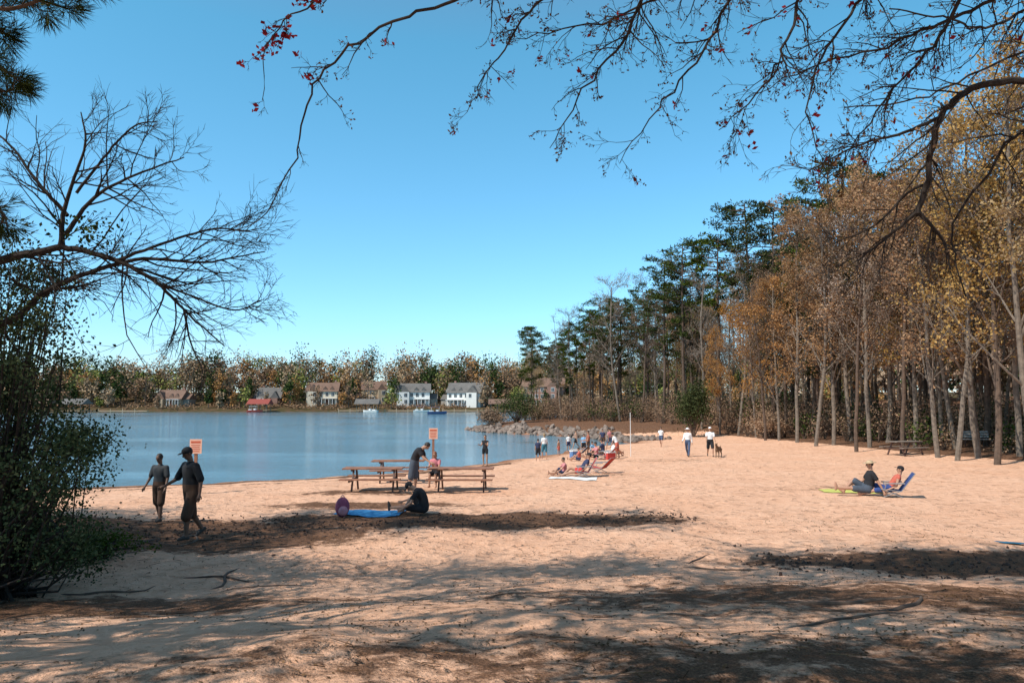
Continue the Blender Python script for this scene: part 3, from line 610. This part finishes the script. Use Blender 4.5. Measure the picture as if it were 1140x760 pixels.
navy=cloth('navy',(.03,.04,.09)); rose=cloth('rose',(.5,.2,.2)); coral=cloth('coral',(.5,.12,.08)); skyc=cloth('sky',(.2,.4,.6))
for px,py,nm,yaw,Hm,pz,sh_,pn in [(664,511,'sitting_woman',110,1.65,sitg,rose,black),(671,507,'sitting_man',70,1.75,sitg,navy,bs),(659,504,'sitting_child',200,1.3,sitg,skyc,navy),(683,508,'sitting_woman',-60,1.6,sitg,white,coral),(645,513,'sitting_child',90,1.25,sitg,coral,navy)]:
    g_=G(px,py); person(nm,g_[0],g_[1],yaw,Hm,pz,[skinA,sh_,pn,skinA,hairD,black],vox=.032,shorts=.5)
for px,py,hh,nm,yaw,sh_,pn in [(650,506,23,'standing_child',180,skyc,black),(622,507,18,'standing_child',60,skinA,coral),(633,503,20,'standing_child',200,white,navy),(679,501,25,'standing_woman',30,rose,jean),(671,499,22,'standing_man',170,navy,bs),(736,497,22,'standing_man',150,white,jean),(641,500,22,'standing_woman',90,skinA,black)]:
    x,y,h=hp(px,py,hh); person(nm,x,y,yaw,h,dict(walk) if yaw%20 else {},[skinA,sh_,pn,skinA,hairD,black],vox=.035,shorts=.6)
# ---- furniture
wood=simple('picnic_wood',(.26,.12,.07),.8,.35,5); metal=simple('painted_frame',(.10,.05,.035),.6,.2); greym=simple('galvanised',(.35,.35,.35),.5,.1,metal=.6)
def emp(name,x,y,rz=0,z=None):
    o=bpy.data.objects.new(name,None); scene.collection.objects.link(o); o.location=(x,y,H(x,y) if z is None else z); o.rotation_euler=(0,0,rz); return o
def picnic(x,y,rz,L=1.95,mt=None,name='picnic_table'):
    e=emp(name,x,y,rz); w=mt or wood
    mb=MB()
    for k in range(5): mb.box([0,-.31+k*.155,.75],[L,.145,.04])
    link('table_top',mb.mesh('table_top',[w]),parent=e)
    for sg in(-1,1):
        mb=MB()
        for k in(0,1): mb.box([0,sg*(.62+k*.14),.44],[L,.13,.04])
        link('bench_seat',mb.mesh('bench_seat',[w]),parent=e)
    mb=MB()
    for sx_ in(-1,1):
        X0=sx_*L*.34
        mb.box([X0,0,.705],[.05,.7,.06]); mb.box([X0,0,.385],[.05,1.55,.06])
        for sg in(-1,1):
            a=math.atan2(.34,.70); Rm=np.array(Matrix.Rotation(sg*a,3,'X')); mb.box([X0+.052,sg*.42,.34],[.05,.08,.80],0,Rm)
    link('frame',mb.mesh('frame',[metal]),parent=e)
t1=G(415,547); picnic(t1[0],t1[1]+.1,.02); t2=G(513,547); picnic(t2[0],t2[1]+.1,-.03,2.15); picnic(at(445,28),28,.05)
tx=at(486,25.6); person('sitting_woman',tx,t2[1]+1.0,170,1.55,dict(lean=5,lean2=14,head=25,hip=(86,86),knee=(88,84),sh=(35,35),el=(55,55)),[skinA,cloth('pink',(.55,.18,.2)),black,skinA,hairR,black],seat=.46,long=True,fem=True,vox=.022)
picnic(at(1003,41),41,.35,1.9,simple('weathered',(.2,.16,.13),.9))
def chair(x,y,rz,fab,low=.2,back=50):
    mb=MB(); w=.28
    bt=np.array([0,-.25-.6*math.sin(math.radians(back)),low+.7*math.cos(math.radians(back))])
    for sx_ in(-w,w):
        X=np.array([sx_,0,0]); mb.tube([X+[0,.3,low+.06],X+[0,-.25,low],X+bt],[.013]*3,6,0); mb.tube([X+[0,.28,low+.05],X+[0,.2,.22],X+[0,-.3,.015]],[.012]*3,6,0); mb.tube([X+[0,-.22,low],X+[0,.25,.015]],[.012]*2,6,0)
        mb.tube([X*1.1+[0,.22,low+.22],X*1.1+[0,-.35,low+.24]],[.02]*2,6,0); mb.tube([X*1.1+[0,.15,low+.22],X+[0,.2,low+.03]],[.011]*2,6,0)
    mb.tube([[-w,.28,low+.06],[w,.28,low+.06]],[.012]*2,6,0); mb.tube([[-w,bt[1],bt[2]],[w,bt[1],bt[2]]],[.012]*2,6,0)
    pr=[(.3,low+.055),(.05,low-.01),(-.25,low-.005),(-.25+(bt[1]+.25)*.5,low+(bt[2]-low)*.5-.01),(bt[1],bt[2])]
    v=[[s_*w,a,b_+o_] for o_ in(0,.012) for a,b_ in pr for s_ in(-1,1)]; n_=len(pr)*2
    f=[[i,i+1,i+3,i+2] for i in range(0,n_-2,2)]+[[n_+i,n_+i+2,n_+i+3,n_+i+1] for i in range(0,n_-2,2)]; mb.add(v,f,1)
    link('beach_chair',mb.mesh('beach_chair',[greym,fab]),(x,y,H(x,y)),rz)
recl=dict(lean=-38,lean2=-34,head=-8,hip=(83,104),knee=(10,58),sh=(18,28),el=(45,40),asp=14)
redf=cloth('red_canvas',(.5,.05,.03)); bluf=cloth('blue_canvas',(.03,.06,.2))
g1=G(648,531); chair(g1[0],g1[1],math.radians(88),redf,back=35)
person('reclining_woman',g1[0]-.05,g1[1],88,1.68,recl,[skinA,navy,cloth('red',(.5,.05,.04)),skinA,hairD,black],seat=.17,hat='cap',fem=True,vox=.025,shorts=.4,sleeve=.3)
g2=G(630,531)
person('sitting_child',g2[0],g2[1]+.8,100,1.35,sitg,[skinA,rose,navy,skinA,hairD,black],vox=.025)
g3=G(657,528); chair(g3[0]+.4,g3[1]+.8,math.radians(60),redf)
g4=G(992,553); chair(g4[0],g4[1],math.radians(70),bluf,back=40)
person('reclining_woman',g4[0]-.05,g4[1],70,1.66,recl,[skinA,coral,bluf,skinA,hairD,black],seat=.17,hat='cap',fem=True,vox=.02,sleeve=.1)
g5=G(966,551); person('sitting_man',g5[0],g5[1],80,1.85,dict(lean=-18,lean2=-4,head=5,hip=(96,128),knee=(5,88),sh=(-28,30),el=(2,40),asp=14),[skinA,black,cloth('slate',(.06,.075,.10)),skinA,hairD,simple('straw',(.45,.33,.2))],hat='brim',vox=.018,fat=1.12)
for (a,b_),k in zip([(672,511),(643,508)],[redf,bluf]): g_=G(a,b_); chair(g_[0],g_[1],1.2,k)
def towel(px,py,w,l,rz,mat,name='beach_towel'):
    g_=G(px,py); me=MB(); nx,ny=10,16; v=[];cz,sn=math.cos(rz),math.sin(rz)
    for i in range(nx+1):
        for j in range(ny+1):
            lx,ly=(i/nx-.5)*w,(j/ny-.5)*l; wx,wy=lx*cz-ly*sn,lx*sn+ly*cz
            v.append([wx,wy,H(g_[0]+wx,g_[1]+wy)-g_[2]+.025+.008*math.sin(lx*14+3*math.sin(ly*5))])
    me.add(v,np.array([[i*(ny+1)+j,(i+1)*(ny+1)+j,(i+1)*(ny+1)+j+1,i*(ny+1)+j+1] for i in range(nx) for j in range(ny)])); link(name,me.mesh(name,[mat],True),tuple(g_))
towel(413,571,.95,1.7,1.35,cloth('blue_towel',(.03,.20,.42))); towel(947,547,.9,1.8,1.45,cloth('lime_towel',(.5,.5,.12))); towel(638,532,.9,1.8,1.4,cloth('white_towel',(.7,.7,.68))); towel(1128,605,.4,.55,.4,cloth('teal_towel',(.02,.12,.2)))
g_=G(381,575); mb=MB(); mb.ell([0,0,.24],[.18,.12,.25],0,None,16,12); mb.ell([0,-.11,.16],[.12,.06,.12],1,None,12,8); mb.tube([[-.05,0,.48],[0,0,.54],[.05,0,.48]],[.012]*3,6,1)
for s_ in(-1,1): mb.tube([[s_*.08,.1,.42],[s_*.1,.17,.28],[s_*.09,.12,.1]],[.018]*3,6,1)
link('backpack',mb.mesh('backpack',[cloth('plum',(.25,.07,.13)),cloth('pink_pocket',(.5,.25,.3))],True),tuple(g_),.4)
for a,b_,c in((679,511,(.5,.05,.04)),(640,509,(.1,.2,.4))):
    g_=G(a,b_); mb=MB(); mb.box([0,0,.17],[.5,.32,.34]); mb.box([0,0,.37],[.53,.35,.06],1); mb.tube([[-.27,0,.25],[-.27,0,.47],[.27,0,.47],[.27,0,.25]],[.012]*4,6,1); link('cooler_box',mb.mesh('cooler',[cloth('c%d'%a,c),white]),tuple(g_),.5)
e=emp('park_bench',at(1083,44),44,-.1); mb=MB(); [mb.box([0,-.15+k*.13,.45],[1.7,.11,.04]) for k in range(4)]; bw=simple('bench_wood',(.4,.36,.32),.8); link('seat',mb.mesh('seat',[bw]),parent=e)
mb=MB(); [mb.box([0,.3+k*.03,.6+k*.14],[1.7,.03,.11]) for k in range(3)]; link('backrest',mb.mesh('backrest',[bw]),parent=e)
mb=MB()
for s_ in(-.7,.7): mb.tube([[s_,-.15,0],[s_,-.17,.43]],[.03]*2,6); mb.tube([[s_,.25,0],[s_,.27,.45],[s_,.4,.95]],[.03]*3,6); mb.tube([[s_,-.16,.41],[s_,.28,.41]],[.025]*2,6)
link('legs',mb.mesh('legs',[metal]),parent=e)
def sign(px,d,w,h,ztop,face):
    x=at(px,d); e=emp('warning_sign',x,d,.05); mb=MB(); mb.box([0,.04,ztop/2],[.09,.07,ztop],0); link('post',mb.mesh('post',[wood]),parent=e)
    mb=MB(); mb.box([0,-.01,ztop-h/2],[w,.015,h],0); link('panel',mb.mesh('panel',[face]),parent=e)
    mb=MB(); mb.box([0,-.022,ztop-h*.2],[w*.8,.004,h*.14]); [mb.box([0,-.022,ztop-h*(.42+.14*k)],[w*(.75-.1*(k%2)),.004,h*.05]) for k in range(4)]; link('lettering',mb.mesh('lettering',[cloth('sign_red',(.5,.1,.05))]),parent=e)
sgn=simple('sign_panel',(.75,.42,.30),.6,.05); sign(221,24,.38,.46,1.72,sgn); sign(483,31,.36,.45,1.95,sgn)
mb=MB(); x=at(701,42); mb.tube([[0,0,-.2],[0,0,2.4]],[.018,.016],8,0,cap=True); mb.ell([0,0,2.41],[.025]*3); link('marker_pole',mb.mesh('marker_pole',[white]),(x,42,H(x,42)))
g_=G(800,509); mb=MB()
mb.ell([0,-.02,.45],[.11,.24,.13],0,None,12,8); mb.ell([0,.2,.46],[.115,.15,.15],0,None,12,8); mb.ell([0,-.25,.46],[.1,.13,.12],0,None,12,8)
mb.tube([[0,.26,.52],[0,.36,.62],[0,.42,.68]],[.09,.07,.06],8,cap=True); mb.ell([0,.46,.7],[.065,.09,.065],0,None,10,8); mb.ell([0,.57,.67],[.035,.07,.035],0,None,8,6)
for s_ in(-1,1):
    mb.ell([s_*.05,.42,.75],[.02,.03,.05],0,None,6,5); X=np.array([s_*.07,0,0])
    mb.tube([X+[0,.24,.45],X+[0,.22,.25],X+[0,.25,.04],X+[0,.29,.015]],[.055,.035,.025,.025],8,cap=True); mb.tube([X+[0,-.26,.46],X+[0,-.2,.3],X+[0,-.36,.19],X+[0,-.33,.04],X+[0,-.29,.015]],[.075,.05,.03,.025,.025],8,cap=True)
mb.tube([[0,-.36,.5],[0,-.48,.56],[0,-.55,.68]],[.025,.02,.01],6,cap=True)
me_=mb.mesh('d',[simple('dog_fur',(.16,.09,.05),.9,.3)],True); o=link('dog',me_,tuple(g_),math.radians(150)); md=o.modifiers.new('r','REMESH'); md.mode='VOXEL'; md.voxel_size=.02; md.use_smooth_shade=True
# ---------------- houses
wallw=simple('white_siding',(.70,.68,.63),.8,.08,.3); walltan=simple('tan_siding',(.44,.33,.22),.8,.1,.3); wallc=simple('cream_siding',(.58,.50,.38),.8,.1,.3); wallb=simple('brick_wall',(.28,.15,.11),.85,.2,.5); roofg=simple('roof_grey',(.13,.12,.11),.9,.2,.6); roofb=simple('roof_brown',(.17,.10,.07),.9,.2,.6); stone=simple('stone_wall',(.3,.27,.23),.9,.3,1.5)
glass=simple('window_glass',(.03,.04,.05),.15,.1); trim=simple('trim',(.75,.74,.71),.6,.03)
def gable(mb,cx,cy,w,dp,z,h,mat,along='x',ov=.6):
    if along=='x': A=[[-w/2-ov,-dp/2-ov,0],[w/2+ov,-dp/2-ov,0],[w/2+ov,dp/2+ov,0],[-w/2-ov,dp/2+ov,0],[-w/2-ov,0,h],[w/2+ov,0,h]]; f=[[0,1,5,4],[2,3,4,5],[0,4,3],[1,2,5],[3,2,1,0]]
    else: A=[[-w/2-ov,-dp/2-ov,0],[w/2+ov,-dp/2-ov,0],[w/2+ov,dp/2+ov,0],[-w/2-ov,dp/2+ov,0],[0,-dp/2-ov,h],[0,dp/2+ov,h]]; f=[[0,4,5,3],[1,2,5,4],[0,1,4],[2,3,5],[3,2,1,0]]
    mb.add(np.array(A)+[cx,cy,z],f,mat)
def house(x,y,w,st,wall,roof,name,rz=0,fl=1,rh=4.2):
    e=emp(name,x,y,rz,H(x,y)-.3); hw=3*st; dp=10; gx_=-w*.28*fl; w2=w*.24
    mb=MB(); mb.box([0,0,hw/2-1],[w,dp,hw+2]); mb.box([gx_,-dp/2-1.2,hw/2-1],[w*.3,2.4,hw+2]); mb.box([(w/2+w2/2)*fl,1,.6],[w2,dp*.7,4.8],1); link('walls',mb.mesh('walls',[wall,stone]),parent=e)
    mb=MB(); gable(mb,0,0,w,dp,hw+.01,rh,0); gable(mb,gx_,-2.5,w*.3,7.2,hw+.02,3.2,0,'y',.4); gable(mb,(w/2+w2/2)*fl,1,w2-.6,dp*.7,3.02,2.4,0,'x',.5)
    for k in(0,1): gable(mb,w*(.1+.22*k)*fl,-2.6,1.8,3.4,hw+1.1,1.3,0,'y',.2); mb.box([w*(.1+.22*k)*fl,-2.7,hw+.6],[1.6,3.2,1.1],2)
    mb.box([w*.38*fl,1.5,hw+rh-.6],[1,1,3],1); link('roof',mb.mesh('roof',[roof,wallb,wall]),parent=e)
    mb=MB(); mt=MB()
    for f in range(st):
        for k in range(int(w/2.6)):
            wx=-w/2+1.5+k*2.6
            fy=-dp/2-2.4 if abs(wx-gx_)<w*.15-.6 else -dp/2
            if f==0 and k==int(w/2.6)-2: continue
            if fy==-dp/2 and abs(wx-gx_)<w*.15+.7: continue
            mt.box([wx,fy-.03,f*3+1.7],[1.5,.06,1.9]); mb.box([wx,fy-.07,f*3+1.7],[1.25,.06,1.65]); mt.box([wx,fy-.11,f*3+1.7],[.06,.03,1.65])
    link('windows',mb.mesh('windows',[glass]),parent=e); link('window_trim',mt.mesh('window_trim',[trim]),parent=e)
    mb=MB(); mb.box([-w/2+1.5+(int(w/2.6)-2)*2.6,-dp/2-.05,1.15],[1.1,.1,2.2]); link('door',mb.mesh('door',[simple('door_paint',(.15,.05,.03),.5)]),parent=e)
    mb=MB(); [mb.tube([[w*(.02+.115*k)*fl,-dp/2-2,0],[w*(.02+.115*k)*fl,-dp/2-2,2.7]],[.13,.13],8) for k in range(5)]; mb.box([w*.25*fl,-dp/2-1.1,2.82],[w*.5,2.2,.24]); link('porch_columns',mb.mesh('porch_columns',[trim]),parent=e)
house(-88,346,14,2,wallc,roofb,'lake_house',.1); house(-46,346,15,2,wallw,roofg,'lake_house',.12); house(-21,345,16,2,wallw,roofg,'lake_house',-.25,-1,4.8); house(-66,353,11,2,walltan,roofb,'lake_house',.3,-1); house(-153,335,11,1,walltan,roofb,'lake_house'); house(15,344,19,3,wallb,roofb,'brick_house',-.2,-1); house(-112,345,10,1,wallb,roofg,'lake_house',.1,-1,5)
def boathouse(x,y,w,dp,roof,rz=0):
    e=emp('boathouse',x,y,rz,WZ); mb=MB(); mb.box([0,0,.7],[w,dp,.2]); link('deck',mb.mesh('deck',[walltan]),parent=e)
    mb=MB(); [mb.tube([[a*w*.46,b_*dp*.46,-1.5],[a*w*.46,b_*dp*.46,3.4]],[.14,.14],6) for a in(-1,-.33,.33,1) for b_ in(-1,1)]; link('posts',mb.mesh('posts',[barkg]),parent=e)
    mb=MB(); gable(mb,0,0,w,dp,3.4,2.2,0,'x',.7); link('roof',mb.mesh('roof',[roof]),parent=e)
boathouse(-193,300,13,8,roofb); boathouse(-179,304,9,7,roofg); boathouse(-213,296,14,8,roofb); boathouse(-108,318,8,6,simple('roof_red',(.26,.05,.035),.8)); boathouse(-62,319,9,6,roofg); boathouse(-5,322,9,6,roofb)
mb=MB()
for x0,x1,yy in((-200,-150,306),(-75,-35,322),(-30,15,322)):
    mb.box([(x0+x1)/2,yy,WZ+.6],[x1-x0,2,.25]); [mb.tube([[k,yy-.9,WZ-1],[k,yy-.9,WZ+1.4]],[.15]*2,5) for k in range(x0,x1,5)]
link('wooden_dock',mb.mesh('wooden_dock',[walltan]))
def boat(x,y,rz,L,hull,canopy):
    e=emp('motor_boat',x,y,rz,WZ); mb=MB(); st=[(-.5,.42,.0),(-.3,.5,0),(.1,.5,0),(.35,.36,.08),(.5,.03,.2)]; v=[]
    W=L*.34
    for t,w_,r_ in st: v+=[[t*L,-w_*W,.85+r_],[t*L,-w_*W*.75,.1+r_],[t*L,0,-.25+r_*2],[t*L,w_*W*.75,.1+r_],[t*L,w_*W,.85+r_]]
    f=[[i*5+j,(i+1)*5+j,(i+1)*5+j+1,i*5+j+1] for i in range(4) for j in range(4)]+[[0,1,2,3,4]]+[[i*5,i*5+4,(i+1)*5+4,(i+1)*5] for i in range(4)]
    mb.add(v,f,0); link('hull',mb.mesh('hull',[hull]),parent=e)
    mb=MB(); mb.box([.0,0,1.2],[L*.12,W*.7,.6]); mb.box([-.3*L,0,1.05],[L*.2,W*.7,.35]); [mb.tube([[a*L,b_*W*.42,.8],[a*L,b_*W*.42,2.4]],[.03]*2,5) for a in(-.3,.1) for b_ in(-1,1)]; link('seats_and_frame',mb.mesh('sf',[trim]),parent=e)
    mb=MB(); mb.box([-.1*L,0,2.45],[L*.46,W*.9,.1]); link('canopy',mb.mesh('canopy',[canopy]),parent=e)
boat(at(487,250),250,.2,6.5,simple('hull_navy',(.04,.08,.2),.3),bluf); boat(at(413,300),300,2.8,6.5,wallw,black); boat(at(470,312),312,0,7,wallw,bluf); boat(at(600,180),180,.1,6,wallw,trim); boat(-108,312,0,6.5,simple('hull_red',(.4,.05,.03),.3),white)
# ---------------- sky, sun, camera
w=bpy.data.worlds.new('World'); scene.world=w; w.use_nodes=True; nt=w.node_tree; bg=nt.nodes['Background']; bg.inputs[1].default_value=.15
sk=nt.nodes.new('ShaderNodeTexSky'); sk.sky_type='NISHITA'; sk.sun_disc=False; sk.sun_elevation=SE; sk.sun_rotation=math.atan2(SA[0],SA[1]); sk.altitude=0; sk.air_density=1.0; sk.dust_density=.2; sk.ozone_density=1.0
tc=nt.nodes.new('ShaderNodeTexCoord'); sx=nt.nodes.new('ShaderNodeSeparateXYZ'); nt.links.new(tc.outputs['Generated'],sx.inputs[0])
tint=ramp(nt,sx.outputs[2],[(.0,(.55,.66,.90)),(.12,(.54,.86,1.)),(.45,(.46,1.,1.)),(.7,(.95,.88,.75))])
col=mixc(nt,1.0,sk.outputs[0],tint.outputs[0],'MULTIPLY')
hs=nt.nodes.new('ShaderNodeHueSaturation'); hs.inputs['Saturation'].default_value=1.0; hs.inputs['Value'].default_value=1.42; nt.links.new(col,hs.inputs['Color']); nt.links.new(hs.outputs[0],bg.inputs[0])
sl=bpy.data.lights.new('sun','SUN'); sl.energy=5.0; sl.angle=math.radians(.5); sl.color=(1,.93,.83); so=bpy.data.objects.new('sun',sl); scene.collection.objects.link(so); so.rotation_euler=Vector(SUN).to_track_quat('Z','Y').to_euler()
cd=bpy.data.cameras.new('camera'); cd.lens=F/1140*36; cd.clip_end=3000; co=bpy.data.objects.new('camera',cd); scene.collection.objects.link(co); co.location=C; co.rotation_euler=(math.radians(90)+TH,0,0); scene.camera=co
scene.view_settings.view_transform='Standard'; scene.view_settings.look='None'; scene.view_settings.exposure=0
